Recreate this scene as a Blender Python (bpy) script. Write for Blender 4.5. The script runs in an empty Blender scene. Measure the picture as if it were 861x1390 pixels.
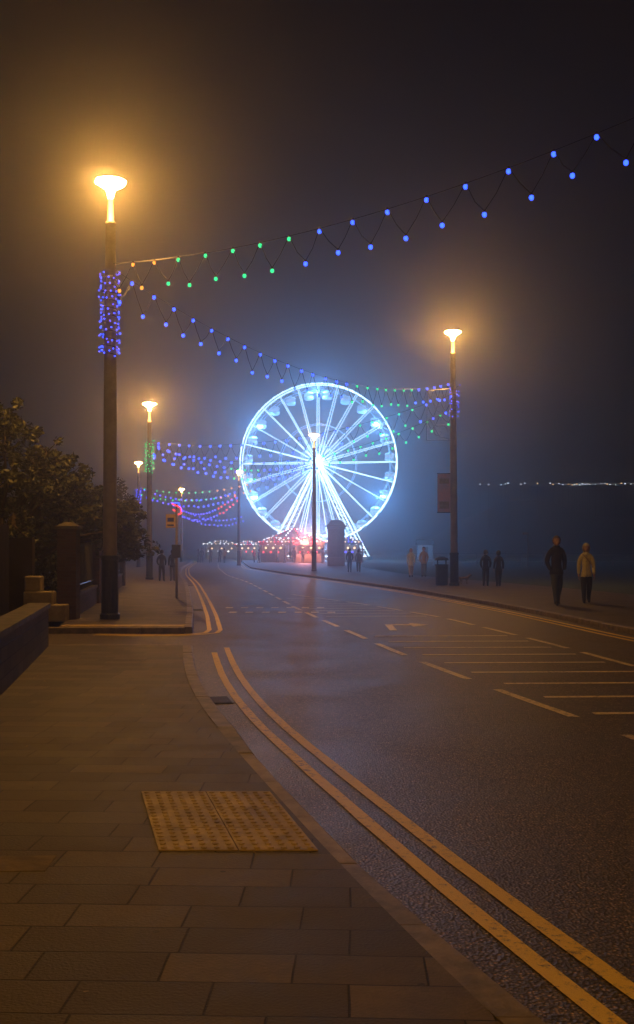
import bpy, bmesh, math, random
from mathutils import Vector, Matrix, Quaternion
random.seed(7)
sc = bpy.context.scene
R = math.radians
# ------------------------------------------------------------------ materials
def newmat(name):
    m = bpy.data.materials.new(name); m.use_nodes = True
    nt = m.node_tree; nt.nodes.clear()
    out = nt.nodes.new('ShaderNodeOutputMaterial')
    return m, nt, out
def N(nt, t, **kw):
    n = nt.nodes.new(t)
    for k, v in kw.items():
        if k in n.inputs.keys(): n.inputs[k].default_value = v
        else: setattr(n, k, v)
    return n
def mat(name, c1, c2=None, rough=0.7, scale=8.0, bump=0.0, bscale=None, metal=0.0, spec=0.4, r2=None):
    m, nt, out = newmat(name)
    if c2 is None: c2 = tuple(x*0.6 for x in c1)
    tc = N(nt, 'ShaderNodeTexCoord')
    no = N(nt, 'ShaderNodeTexNoise', Scale=scale, Detail=6.0, Roughness=0.65)
    nt.links.new(tc.outputs['Object'], no.inputs['Vector'])
    cr = N(nt, 'ShaderNodeValToRGB')
    cr.color_ramp.elements[0].position = 0.35; cr.color_ramp.elements[1].position = 0.65
    cr.color_ramp.elements[0].color = (*c2, 1); cr.color_ramp.elements[1].color = (*c1, 1)
    nt.links.new(no.outputs['Fac'], cr.inputs['Fac'])
    b = N(nt, 'ShaderNodeBsdfPrincipled', Roughness=rough, Metallic=metal)
    b.inputs['Specular IOR Level'].default_value = spec
    nt.links.new(cr.outputs['Color'], b.inputs['Base Color'])
    if bump > 0:
        n2 = N(nt, 'ShaderNodeTexNoise', Scale=bscale or scale*4, Detail=4.0)
        nt.links.new(tc.outputs['Object'], n2.inputs['Vector'])
        bp = N(nt, 'ShaderNodeBump', Strength=bump, Distance=0.01)
        nt.links.new(n2.outputs['Fac'], bp.inputs['Height']); nt.links.new(bp.outputs['Normal'], b.inputs['Normal'])
    nt.links.new(b.outputs['BSDF'], out.inputs['Surface'])
    return m
def emis(name, col, s, sample=False):
    m, nt, out = newmat(name)
    e = N(nt, 'ShaderNodeEmission', Color=(*col, 1), Strength=s)
    nt.links.new(e.outputs[0], out.inputs['Surface'])
    m.cycles.emission_sampling = 'AUTO' if sample else 'NONE'
    return m

def asphalt_mat():
    m, nt, out = newmat('asphalt')
    tc = N(nt, 'ShaderNodeTexCoord')
    big = N(nt, 'ShaderNodeTexNoise', Scale=0.7, Detail=7.0, Roughness=0.7)
    med = N(nt, 'ShaderNodeTexNoise', Scale=25.0, Detail=4.0, Roughness=0.7)
    vo = N(nt, 'ShaderNodeTexVoronoi', Scale=62.0)
    for n in (big, med, vo): nt.links.new(tc.outputs['Object'], n.inputs['Vector'])
    cr = N(nt, 'ShaderNodeValToRGB')
    cr.color_ramp.elements[0].position = 0.05; cr.color_ramp.elements[0].color = (0.25, 0.17, 0.095, 1)
    cr.color_ramp.elements[1].position = 0.5; cr.color_ramp.elements[1].color = (0.040, 0.029, 0.018, 1)
    nt.links.new(vo.outputs['Distance'], cr.inputs['Fac'])
    sep = N(nt, 'ShaderNodeSeparateColor'); nt.links.new(vo.outputs['Color'], sep.inputs[0])
    pw = N(nt, 'ShaderNodeMath', operation='POWER'); pw.inputs[1].default_value = 2.2; nt.links.new(sep.outputs[0], pw.inputs[0])
    mrs = N(nt, 'ShaderNodeMapRange'); mrs.inputs['To Min'].default_value = 0.3; mrs.inputs['To Max'].default_value = 2.6
    nt.links.new(pw.outputs[0], mrs.inputs['Value'])
    mrb = N(nt, 'ShaderNodeMapRange'); mrb.inputs['From Min'].default_value = .3; mrb.inputs['From Max'].default_value = .7
    mrb.inputs['To Min'].default_value = 0.5; mrb.inputs['To Max'].default_value = 1.3
    nt.links.new(big.outputs['Fac'], mrb.inputs['Value'])
    mu = N(nt, 'ShaderNodeMath', operation='MULTIPLY')
    nt.links.new(mrs.outputs[0], mu.inputs[0]); nt.links.new(mrb.outputs[0], mu.inputs[1])
    wob = N(nt, 'ShaderNodeVectorMath', operation='SCALE'); wob.inputs['Scale'].default_value = .5; nt.links.new(big.outputs['Color'], wob.inputs[0])
    va = N(nt, 'ShaderNodeVectorMath', operation='ADD'); nt.links.new(tc.outputs['Object'], va.inputs[0]); nt.links.new(wob.outputs[0], va.inputs[1])
    ve = N(nt, 'ShaderNodeTexVoronoi', Scale=.33); ve.feature = 'DISTANCE_TO_EDGE'; nt.links.new(va.outputs[0], ve.inputs['Vector'])
    ck = N(nt, 'ShaderNodeMapRange'); ck.inputs['From Min'].default_value = .0015; ck.inputs['From Max'].default_value = .006
    ck.inputs['To Min'].default_value = .35; ck.inputs['To Max'].default_value = 1.0; nt.links.new(ve.outputs['Distance'], ck.inputs['Value'])
    mu2 = N(nt, 'ShaderNodeMath', operation='MULTIPLY'); nt.links.new(mu.outputs[0], mu2.inputs[0]); nt.links.new(ck.outputs[0], mu2.inputs[1])
    vm = N(nt, 'ShaderNodeVectorMath', operation='SCALE')
    nt.links.new(cr.outputs['Color'], vm.inputs[0]); nt.links.new(mu2.outputs[0], vm.inputs['Scale'])
    b = N(nt, 'ShaderNodeBsdfPrincipled'); b.inputs['Specular IOR Level'].default_value = 0.5
    nt.links.new(vm.outputs[0], b.inputs['Base Color'])
    mr = N(nt, 'ShaderNodeMapRange'); mr.inputs['From Min'].default_value = .3; mr.inputs['From Max'].default_value = .7
    mr.inputs['To Min'].default_value = 0.42; mr.inputs['To Max'].default_value = 0.56
    nt.links.new(big.outputs['Fac'], mr.inputs['Value']); nt.links.new(mr.outputs[0], b.inputs['Roughness'])
    ad = N(nt, 'ShaderNodeMath', operation='ADD'); nt.links.new(vo.outputs['Distance'], ad.inputs[0]); nt.links.new(med.outputs['Fac'], ad.inputs[1])
    bp = N(nt, 'ShaderNodeBump', Strength=0.7, Distance=0.009)
    nt.links.new(ad.outputs[0], bp.inputs['Height']); nt.links.new(bp.outputs['Normal'], b.inputs['Normal'])
    nt.links.new(b.outputs[0], out.inputs['Surface'])
    return m

def slab_mat():
    m, nt, out = newmat('paving_slabs')
    tc = N(nt, 'ShaderNodeTexCoord'); mp = N(nt, 'ShaderNodeMapping')
    mp.inputs['Rotation'].default_value = (0, 0, R(2))
    nt.links.new(tc.outputs['Object'], mp.inputs['Vector'])
    wn = N(nt, 'ShaderNodeTexNoise', Scale=1.3, Detail=2.0); nt.links.new(tc.outputs['Object'], wn.inputs['Vector'])
    ws = N(nt, 'ShaderNodeVectorMath', operation='SCALE'); ws.inputs['Scale'].default_value = .025; nt.links.new(wn.outputs['Color'], ws.inputs[0])
    wa = N(nt, 'ShaderNodeVectorMath', operation='ADD'); nt.links.new(mp.outputs[0], wa.inputs[0]); nt.links.new(ws.outputs[0], wa.inputs[1])
    br = N(nt, 'ShaderNodeTexBrick')
    br.inputs['Scale'].default_value = 1.0; br.inputs['Brick Width'].default_value = 0.47; br.inputs['Row Height'].default_value = 0.255
    br.inputs['Mortar Size'].default_value = 0.005; br.inputs['Mortar Smooth'].default_value = 0.5; br.inputs['Bias'].default_value = -0.15
    br.offset = 0.42; br.squash = 1.35; br.squash_frequency = 3
    br.inputs['Color1'].default_value = (0.062, 0.049, 0.031, 1); br.inputs['Color2'].default_value = (0.140, 0.106, 0.066, 1)
    br.inputs['Mortar'].default_value = (0.016, 0.013, 0.009, 1)
    nt.links.new(wa.outputs[0], br.inputs['Vector'])
    no = N(nt, 'ShaderNodeTexNoise', Scale=2.2, Detail=9.0, Roughness=0.78); nt.links.new(tc.outputs['Object'], no.inputs['Vector'])
    mr = N(nt, 'ShaderNodeMapRange'); mr.inputs['From Min'].default_value = .32; mr.inputs['From Max'].default_value = .68
    mr.inputs['To Min'].default_value = .42; mr.inputs['To Max'].default_value = 1.4
    nt.links.new(no.outputs['Fac'], mr.inputs['Value'])
    vm = N(nt, 'ShaderNodeVectorMath', operation='SCALE'); nt.links.new(br.outputs['Color'], vm.inputs[0]); nt.links.new(mr.outputs[0], vm.inputs['Scale'])
    gv = N(nt, 'ShaderNodeTexVoronoi', Scale=3.1); nt.links.new(tc.outputs['Object'], gv.inputs['Vector'])
    gm_ = N(nt, 'ShaderNodeMath', operation='LESS_THAN'); gm_.inputs[1].default_value = .045; nt.links.new(gv.outputs['Distance'], gm_.inputs[0])
    gx = N(nt, 'ShaderNodeMix'); gx.data_type = 'RGBA'; gx.inputs[7].default_value = (.03,.027,.02,1)
    nt.links.new(gm_.outputs[0], gx.inputs[0]); nt.links.new(vm.outputs[0], gx.inputs[6])
    b = N(nt, 'ShaderNodeBsdfPrincipled'); b.inputs['Specular IOR Level'].default_value = 0.35
    nt.links.new(gx.outputs[2], b.inputs['Base Color'])
    mr2 = N(nt, 'ShaderNodeMapRange'); mr2.inputs['To Min'].default_value = .42; mr2.inputs['To Max'].default_value = .85
    nt.links.new(no.outputs['Fac'], mr2.inputs['Value']); nt.links.new(mr2.outputs[0], b.inputs['Roughness'])
    n3 = N(nt, 'ShaderNodeTexNoise', Scale=70.0, Detail=3.0); nt.links.new(tc.outputs['Object'], n3.inputs['Vector'])
    m3 = N(nt, 'ShaderNodeMath', operation='MULTIPLY'); m3.inputs[1].default_value = .55; nt.links.new(n3.outputs['Fac'], m3.inputs[0])
    sb = N(nt, 'ShaderNodeMath', operation='SUBTRACT'); nt.links.new(m3.outputs[0], sb.inputs[0]); nt.links.new(br.outputs['Fac'], sb.inputs[1])
    bp = N(nt, 'ShaderNodeBump', Strength=0.9, Distance=0.008); nt.links.new(sb.outputs[0], bp.inputs['Height'])
    nt.links.new(bp.outputs[0], b.inputs['Normal']); nt.links.new(b.outputs[0], out.inputs['Surface'])
    return m

def paint_mat(name, col, wear=0.45):
    m, nt, out = newmat(name)
    tc = N(nt, 'ShaderNodeTexCoord')
    no = N(nt, 'ShaderNodeTexNoise', Scale=22.0, Detail=8.0, Roughness=0.8); nt.links.new(tc.outputs['Object'], no.inputs['Vector'])
    n2 = N(nt, 'ShaderNodeTexNoise', Scale=1.1, Detail=3.0); nt.links.new(tc.outputs['Object'], n2.inputs['Vector'])
    m2 = N(nt, 'ShaderNodeMath', operation='MULTIPLY_ADD'); m2.inputs[1].default_value = .25; nt.links.new(n2.outputs['Fac'], m2.inputs[0]); nt.links.new(no.outputs['Fac'], m2.inputs[2])
    cr = N(nt, 'ShaderNodeValToRGB'); cr.color_ramp.elements[0].position = wear+.05; cr.color_ramp.elements[1].position = wear+0.17
    cr.color_ramp.elements[0].color = (0.08, 0.06, 0.04, 1); cr.color_ramp.elements[1].color = (*col, 1)
    nt.links.new(m2.outputs[0], cr.inputs['Fac'])
    b = N(nt, 'ShaderNodeBsdfPrincipled', Roughness=0.55); nt.links.new(cr.outputs[0], b.inputs['Base Color'])
    bp = N(nt, 'ShaderNodeBump', Strength=0.5, Distance=0.006); nt.links.new(no.outputs['Fac'], bp.inputs['Height'])
    nt.links.new(bp.outputs[0], b.inputs['Normal']); nt.links.new(b.outputs[0], out.inputs['Surface'])
    return m
def brick_mat(name, c1, c2, mort, bw=.22, rh=.075):
    m, nt, out = newmat(name)
    tc = N(nt, 'ShaderNodeTexCoord')
    sx = N(nt, 'ShaderNodeSeparateXYZ'); nt.links.new(tc.outputs['Object'], sx.inputs[0])
    ad = N(nt, 'ShaderNodeMath', operation='ADD'); nt.links.new(sx.outputs[0], ad.inputs[0]); nt.links.new(sx.outputs[1], ad.inputs[1])
    cx = N(nt, 'ShaderNodeCombineXYZ'); nt.links.new(ad.outputs[0], cx.inputs[0]); nt.links.new(sx.outputs[2], cx.inputs[1])
    br = N(nt, 'ShaderNodeTexBrick'); br.inputs['Scale'].default_value = 1; br.inputs['Brick Width'].default_value = bw; br.inputs['Row Height'].default_value = rh
    br.inputs['Mortar Size'].default_value = .006
    br.inputs['Color1'].default_value = (*c1, 1); br.inputs['Color2'].default_value = (*c2, 1); br.inputs['Mortar'].default_value = (*mort, 1)
    nt.links.new(cx.outputs[0], br.inputs['Vector'])
    b = N(nt, 'ShaderNodeBsdfPrincipled', Roughness=.85); nt.links.new(br.outputs[0], b.inputs['Base Color'])
    bp = N(nt, 'ShaderNodeBump', Strength=.6, Distance=.01); bp.invert = True
    nt.links.new(br.outputs['Fac'], bp.inputs['Height']); nt.links.new(bp.outputs[0], b.inputs['Normal'])
    nt.links.new(b.outputs[0], out.inputs['Surface'])
    return m

M_asph = asphalt_mat(); M_slab = slab_mat()
M_yel = paint_mat('yellow_paint', (0.80, 0.56, 0.05), .42); M_wht = paint_mat('white_paint', (0.76, 0.64, 0.40), .45)
M_kerb = mat('kerb_stone', (0.24, 0.19, 0.13), (0.09, 0.075, 0.055), .6, 5, .4, 40)
M_kerb2 = mat('kerb_stone_pale', (0.40, 0.31, 0.17), (0.2, 0.16, 0.1), .6, 6, .4, 40)
M_tact = mat('tactile_buff', (0.52, 0.37, 0.10), (0.22, 0.155, 0.05), .6, 5, .2)
M_grass = mat('grass', (0.045, 0.07, 0.02), (0.02, 0.035, 0.01), .9, 3, .9, 60)
M_ground = mat('ground_earth', (0.06, 0.06, 0.035), (0.03, 0.035, 0.02), .9, 1.5, .5, 30)
M_prom = mat('promenade_surface', (0.095, 0.075, 0.05), (0.05, 0.04, 0.028), .6, 1.2, .4, 60)
M_post = mat('painted_post', (0.30, 0.26, 0.22), (0.22, 0.19, 0.165), .45, 3, .05)
M_black = mat('black_paint', (0.02, 0.025, 0.03), (0.012, 0.015, 0.018), .4, 6)
M_dark = mat('dark_metal', (0.05, 0.05, 0.055), None, .5, 6, 0, None, .6)
M_rail = mat('railing_paint', (0.10, 0.10, 0.10), (0.06, 0.06, 0.06), .4, 6)
M_cable = mat('black_cable', (0.015, 0.015, 0.015), None, .5)
M_stone = brick_mat('stone_wall', (0.11, 0.09, 0.06), (0.06, 0.05, 0.035), (0.03, 0.028, 0.024), .4, .16)
M_cap = mat('coping_stone', (0.15, 0.125, 0.085), (0.07, 0.06, 0.04), .75, 4, .4, 30)
M_brick = brick_mat('red_brick', (0.10, 0.05, 0.03), (0.06, 0.03, 0.02), (0.07, 0.06, 0.05))
M_wood = mat('dark_timber', (0.045, 0.03, 0.02), (0.025, 0.017, 0.012), .8, 5, .4, 30)
M_pale = mat('pale_stone', (0.40, 0.34, 0.22), (0.24, 0.2, 0.14), .8, 4, .3)
M_bark = mat('bark', (0.08, 0.055, 0.035), (0.04, 0.028, 0.02), .9, 12, .8, 30)
M_leaf1 = mat('leaf_light', (0.10, 0.10, 0.025), (0.06, 0.07, 0.018), .5, 3)
M_leaf2 = mat('leaf_dark', (0.045, 0.055, 0.018), (0.02, 0.03, 0.01), .5, 3)
LAMPC = (1.0, 0.46, 0.09)
M_lamp = emis('lit_lamp_glass', LAMPC, 560, True)
M_lampnear = emis('lit_lamp_glass_high', LAMPC, 820, True)
M_lampfar = emis('lit_lamp_glass_low', LAMPC, 200, True)
M_lampdim = emis('lit_lamp_glass_dim', LAMPC, 110, True)
M_blue = emis('blue_bulb', (0.02, 0.06, 1.0), 5.5)
M_green = emis('green_bulb', (0.03, 1.0, 0.30), 1.5)
M_orng = emis('amber_bulb', (1.0, 0.35, 0.05), 1.8)
M_red = emis('red_bulb', (1.0, 0.05, 0.05), 2.6)
M_purp = emis('violet_bulb', (0.06, 0.07, 1.0), 3.4)
M_white = emis('white_bulb', (0.85, 0.9, 1.0), 5.0)
M_warm = emis('warm_bulb', (1.0, 0.6, 0.3), 3.0)
M_led = emis('wheel_led', (0.42, 0.70, 1.0), 4.2)
M_led2 = emis('wheel_led_soft', (0.26, 0.54, 1.0), 1.6)
M_ledhot = emis('wheel_led_bright', (0.60, 0.80, 1.0), 7.0)
M_ledleg = emis('wheel_leg_led', (0.50, 0.74, 1.0), 3.6)

# ------------------------------------------------------------------ mesh builder
class MB:
    def __init__(s): s.v = []; s.f = []; s.m = []
    def add(s, vs, fs, mi=0):
        o = len(s.v); s.v += [tuple(v) for v in vs]; s.f += [tuple(i+o for i in f) for f in fs]; s.m += [mi]*len(fs)
    def box(s, c, d, rz=0, mi=0, taper=1.0):
        vs = []
        for z in (-.5, .5):
            k = taper if z > 0 else 1
            for x, y in ((-.5, -.5), (.5, -.5), (.5, .5), (-.5, .5)):
                X, Y = x*d[0]*k, y*d[1]*k
                vs.append((c[0]+X*math.cos(rz)-Y*math.sin(rz), c[1]+X*math.sin(rz)+Y*math.cos(rz), c[2]+z*d[2]))
        s.add(vs, [(3,2,1,0),(4,5,6,7),(0,1,5,4),(1,2,6,5),(2,3,7,6),(3,0,4,7)], mi)
    def cyl(s, a, b, r0, r1=None, n=8, mi=0, cap=True):
        a = Vector(a); b = Vector(b); r1 = r0 if r1 is None else r1
        d = b-a
        if d.length < 1e-6: return
        q = d.to_track_quat('Z', 'Y'); vs = []
        for p, r in ((a, r0), (b, r1)):
            for i in range(n):
                t = 2*math.pi*i/n; vs.append(p + q @ Vector((r*math.cos(t), r*math.sin(t), 0)))
        fs = [(i, (i+1) % n, n+(i+1) % n, n+i) for i in range(n)]
        if cap: fs += [tuple(range(n-1, -1, -1)), tuple(range(n, 2*n))]
        s.add(vs, fs, mi)
    def path(s, pts, r, n=4, mi=0):
        for a, b in zip(pts, pts[1:]): s.cyl(a, b, r, r, n, mi, False)
    def sph(s, c, r, seg=8, rings=5, mi=0, sc=(1,1,1)):
        vs = [(c[0], c[1], c[2]-r*sc[2])]
        for j in range(1, rings):
            ph = math.pi*j/rings - math.pi/2
            for i in range(seg):
                t = 2*math.pi*i/seg
                vs.append((c[0]+r*sc[0]*math.cos(ph)*math.cos(t), c[1]+r*sc[1]*math.cos(ph)*math.sin(t), c[2]+r*sc[2]*math.sin(ph)))
        vs.append((c[0], c[1], c[2]+r*sc[2])); fs = []
        for i in range(seg): fs.append((0, 1+(i+1) % seg, 1+i))
        for j in range(rings-2):
            for i in range(seg):
                a = 1+j*seg; fs.append((a+i, a+(i+1) % seg, a+seg+(i+1) % seg, a+seg+i))
        l = len(vs)-1; a = 1+(rings-2)*seg
        for i in range(seg): fs.append((a+i, a+(i+1) % seg, l))
        s.add(vs, fs, mi)
    def lathe(s, c, prof, n=12, mi=0, sx=1, sy=1):
        vs = []
        for r, z in prof:
            for i in range(n):
                t = 2*math.pi*i/n; vs.append((c[0]+sx*r*math.cos(t), c[1]+sy*r*math.sin(t), c[2]+z))
        fs = []
        for j in range(len(prof)-1):
            for i in range(n): fs.append((j*n+i, j*n+(i+1) % n, (j+1)*n+(i+1) % n, (j+1)*n+i))
        s.add(vs, fs, mi)
    def torus(s, c, Rr, r, n=72, mi=0, m=5):
        vs = []; fs = []
        for i in range(n):
            t = 2*math.pi*i/n
            for j in range(m):
                p = 2*math.pi*j/m; q = Rr+r*math.cos(p)
                vs.append((c[0]+q*math.cos(t), c[1]+r*math.sin(p), c[2]+q*math.sin(t)))
        for i in range(n):
            for j in range(m): fs.append((i*m+j, i*m+(j+1) % m, ((i+1) % n)*m+(j+1) % m, ((i+1) % n)*m+j))
        s.add(vs, fs, mi)
    def obj(s, name, mats, smooth=False, parent=None, bevel=0):
        me = bpy.data.meshes.new(name); me.from_pydata(s.v, [], s.f)
        for m in mats: me.materials.append(m)
        me.polygons.foreach_set('material_index', s.m)
        if smooth: me.polygons.foreach_set('use_smooth', [True]*len(me.polygons))
        me.update()
        o = bpy.data.objects.new(name, me); sc.collection.objects.link(o)
        if parent: o.parent = parent
        if bevel:
            b = o.modifiers.new('bevel', 'BEVEL'); b.width = bevel; b.segments = 2; b.limit_method = 'ANGLE'
        return o
def empty(name, loc=(0,0,0), rz=0):
    e = bpy.data.objects.new(name, None); sc.collection.objects.link(e); e.location = loc; e.rotation_euler = (0,0,rz)
    e.empty_display_size = .3
    return e

# ------------------------------------------------------------------ layout lines (y, x)
def interp(P, y):
    if y <= P[0][0]: a, b = P[0], P[1]
    elif y >= P[-1][0]: a, b = P[-2], P[-1]
    else:
        for a, b in zip(P, P[1:]):
            if a[0] <= y <= b[0]: break
    t = (y-a[0])/(b[0]-a[0]); return a[1]+(b[1]-a[1])*t
def smoothf(P, w=1.2):
    def f(y):
        ww = w if y < 30 else w*3
        return sum(interp(P, y+ww*k/3.0) for k in range(-3, 4))/7.0
    return f
Lk = smoothf([(-60,18),(-25,9),(-8,4.1),(0,1.75),(3.79,.567),(4.73,.302),(5.77,.04),(6.9,-.25),(8.27,-.594),(10.05,-1.01),(12.4,-1.44),(15.1,-1.82),(19.4,-2.35),(25,-3.0),(32.8,-4.0),(47.7,-6.0),(65,-8.6),(87,-11.4),(131,-15.8),(200,-25),(420,-60)])
Rk = smoothf([(-60,28),(-25,17),(-8,12),(0,9.7),(6,8.2),(12,7.0),(18.75,6.05),(26.6,5.35),(38.9,3.75),(53.8,.9),(65.6,-1.7),(87,-5.6),(131,-9.5),(200,-17),(420,-50)])
Ck = smoothf([(-20,10),(0,4.7),(4,3.75),(8.8,2.7),(12.8,1.87),(15.65,1.335),(18.2,.94),(22.8,.236),(28.5,-.6),(37.5,-1.7),(51,-3.4),(65,-5.7),(90,-8.6),(131,-12.6),(200,-21)])
Hk = smoothf([(-20,12.5),(0,7.0),(4,6.0),(9,5.1),(14.2,4.37),(17.9,3.96),(24.5,2.97),(32.7,.75),(38,-1.5),(60,-4)])
Wk = smoothf([(-60,12),(-25,4),(-8,-.2),(0,-1.6),(10.55,-3.24),(16.15,-4.19),(22.3,-5.25),(42.9,-8.0),(60,-11.5),(90,-17),(131,-23),(200,-33),(420,-70)])
ROADZ = -.11
def yrange(a, b, st):
    n = max(1, int(math.ceil((b-a)/st))); return [a+(b-a)*i/n for i in range(n+1)]
def strip(name, fl, fr, a, b, z, m, st=1.0, nx=1):
    mb = MB(); ys = yrange(a, b, st); vs = []; fs = []
    for y in ys:
        l, r = fl(y), fr(y)
        for k in range(nx+1): vs.append((l+(r-l)*k/nx, y, z))
    w = nx+1
    for i in range(len(ys)-1):
        for k in range(nx): fs.append((i*w+k, i*w+k+1, (i+1)*w+k+1, (i+1)*w+k))
    mb.add(vs, fs); return mb.obj(name, [m])

mb = MB(); S = 2500
mb.add([(-S,-S,-.14),(S,-S,-.14),(S,S,-.14),(-S,S,-.14)], [(0,1,2,3)]); mb.obj('ground', [M_ground])
strip('road', lambda y: Lk(y)-.0, Rk, -60, 420, ROADZ, M_asph, 1.5)
mb = MB()
mb.add([(-30,16.9,ROADZ-.004),(-1.2,16.1,ROADZ-.004),(-1.5,20.0,ROADZ-.004),(-5,20.7,ROADZ-.004),(-30,22,ROADZ-.004)], [(0,1,2,3,4)])
mb.obj('side_street', [M_asph])
DS, DE = 16.3, 19.8
strip('pavement', lambda y: Wk(y)-.15, lambda y: Lk(y)-.15, -60, DS-.15, 0.0, M_slab, .5)
strip('pavement', lambda y: Wk(y)-.15, lambda y: Lk(y)-.15, DE+.15, 300, 0.0, M_slab, 1.0)
def kerb(name, f, a, b, side, pale=None, step=.9):
    mb = MB(); y = a
    while y < b:
        y2 = min(b, y+(step if y < 60 else 3)); ya, yb = y+.006, y2-.006
        x0, x1 = f(ya), f(yb)
        w = .15*side
        mi = 1 if (pale and pale[0] < y < pale[1]) else 0
        za = zb = .004+random.uniform(-.004, .004)
        if pale:
            dip = lambda q: -.055*max(0, min(1, (q-pale[0]+.9)/.9, (pale[1]+1.3-q)/.9))
            za += dip(ya); zb += dip(yb)
        vs = [(x0,ya,ROADZ-.02),(x1,yb,ROADZ-.02),(x1,yb,zb-.015),(x0,ya,za-.015),(x0+w*.12,ya,za),(x1+w*.12,yb,zb),(x1+w,yb,zb),(x0+w,ya,za),(x0+w,ya,ROADZ-.02),(x1+w,yb,ROADZ-.02)]
        fs = [(0,1,2,3),(3,2,5,4),(4,5,6,7),(7,6,9,8),(0,3,4,7,8),(1,9,6,5,2)]
        mb.add(vs, fs, mi); y = y2
    return mb.obj(name, [M_kerb, M_kerb2])
kerb('kerb', Lk, -30, DS-.15, -1, (4.6, 7.2)); kerb('kerb', Lk, DE+.15, 200, -1); kerb('kerb', Rk, -30, 200, 1)
mb = MB()
for (xa, xb, y, w) in ((-4.3, -2.2, DS-.075, .15), (-5.2, -2.55, DE+.075, .15)):
    x = xa
    while x < xb-.1:
        x2 = min(xb, x+.9); mb.box(((x+x2)/2, y, -.06), (x2-x-.01, w, .125), 0, 0); x = x2
mb.obj('kerb', [M_kerb], bevel=.012)
mb = MB(); mb.box((-3.8, DE+.45, .004), (2.4, .5, .012)); mb.obj('tactile_paving', [M_tact])
def PRf(y): return Rk(y)+ (6.2 if y < 60 else 6.2+ (y-60)*.12)
strip('promenade', lambda y: Rk(y)+.15, PRf, -60, 300, 0.0, M_prom, 1.0)
strip('grass', PRf, lambda y: 400, -60, 420, -.004, M_grass, 3.0, 6)
strip('garden_soil', lambda y: -200, lambda y: Wk(y)-.15, -60, DS-.0, -.004, M_ground, 1.0)
strip('garden_soil', lambda y: -200, lambda y: Wk(y)-.15, 22.1, 420, -.004, M_ground, 2.0)

# ------------------------------------------------------------------ road markings
def line(mb, f, off, w, a, b, st=.4, z=ROADZ+.005, mi=0):
    ys = yrange(a, b, st); vs = []
    for y in ys:
        x = f(y)+off; q = random.uniform(-.003,.003); vs += [(x-w/2+q, y, z), (x+w/2+random.uniform(-.003,.003), y, z)]
    mb.add(vs, [(2*i, 2*i+1, 2*i+3, 2*i+2) for i in range(len(ys)-1)], mi)
mb = MB()
line(mb, Lk, .34, .09, -25, 16.1); line(mb, Lk, .56, .09, -25, 16.9)
line(mb, Lk, .34, .09, 20.6, 150); line(mb, Lk, .56, .09, 20.6, 150)
for k, (r) in enumerate((.0, .22)):
    pts = [(-4.2, 19.55-r), (-3.0, 19.4-r), (-2.4+r*.4, 19.5-r*.7), (-2.15+r, 19.9-r*.2), (Lk(20.6)+.34+r, 20.6)]
    for (x0, y0), (x1, y1) in zip(pts, pts[1:]):
        d = Vector((x1-x0, y1-y0)).normalized()*.045; n = Vector((-d.y, d.x))
        mb.add([(x0-n.x, y0-n.y, ROADZ+.008), (x0+n.x, y0+n.y, ROADZ+.008), (x1+n.x, y1+n.y, ROADZ+.008), (x1-n.x, y1-n.y, ROADZ+.008)], [(3,2,1,0)])
line(mb, Rk, -.35, .1, -20, 150); line(mb, Rk, -.58, .1, -20, 150)
mb.obj('double_yellow_lines', [M_yel])
mb = MB(); y = -10.4
while y < 120: line(mb, Ck, 0, .11, y, y+1.95); y += 2.9
y = 2.2
while y < 34:
    if not (19.3 < y < 23.8) :
        xa, xb = Ck(y)+.28, Hk(y)-.22
        if xb-xa > .3: mb.add([(xa, y-.06, ROADZ+.005), (xb, y+.03, ROADZ+.005), (xb, y+.15, ROADZ+.005), (xa, y+.06, ROADZ+.005)], [(0,1,2,3)])
    y += 1.13
y = -4
while y < 36: line(mb, Hk, 0, .11, y, y+1.95); y += 2.6
ax, ay = 1.75, 21.6; z = ROADZ+.005
mb.add([(ax-.3,ay-1.1,z),(ax-.15,ay-1.1,z),(ax-.15,ay+.3,z),(ax-.3,ay+.3,z)], [(0,1,2,3)])
mb.add([(ax-.3,ay+.3,z),(ax+.25,ay+.3,z),(ax+.25,ay+.6,z),(ax-.3,ay+.6,z)], [(0,1,2,3)])
mb.add([(ax+.25,ay-.1,z),(ax+.65,ay+.45,z),(ax+.25,ay+1.0,z)], [(0,1,2)])
for yy in (26.2, 28.3):
    for k in range(7):
        x = Lk(yy)+.9+k*.42; mb.add([(x,yy,z),(x+.2,yy,z),(x+.2,yy+.45,z),(x,yy+.45,z)], [(0,1,2,3)])
mb.obj('white_road_markings', [M_wht])
for gy in (11.0, 27.5, 46.0):
    e = empty('drain_grate', (Lk(gy)+.14, gy, ROADZ+.006), R(12)); mb = MB()
    mb.box((0,-.24,0),(.24,.02,.008)); mb.box((0,.24,0),(.24,.02,.008)); mb.box((-.12,0,.0005),(.02,.5,.008)); mb.box((.12,0,.0005),(.02,.5,.008))
    for k in range(9): mb.box((0,-.19+k*.047,.001),(.22,.022,.007))
    mb.obj('grate_bars', [M_dark], parent=e)

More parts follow.
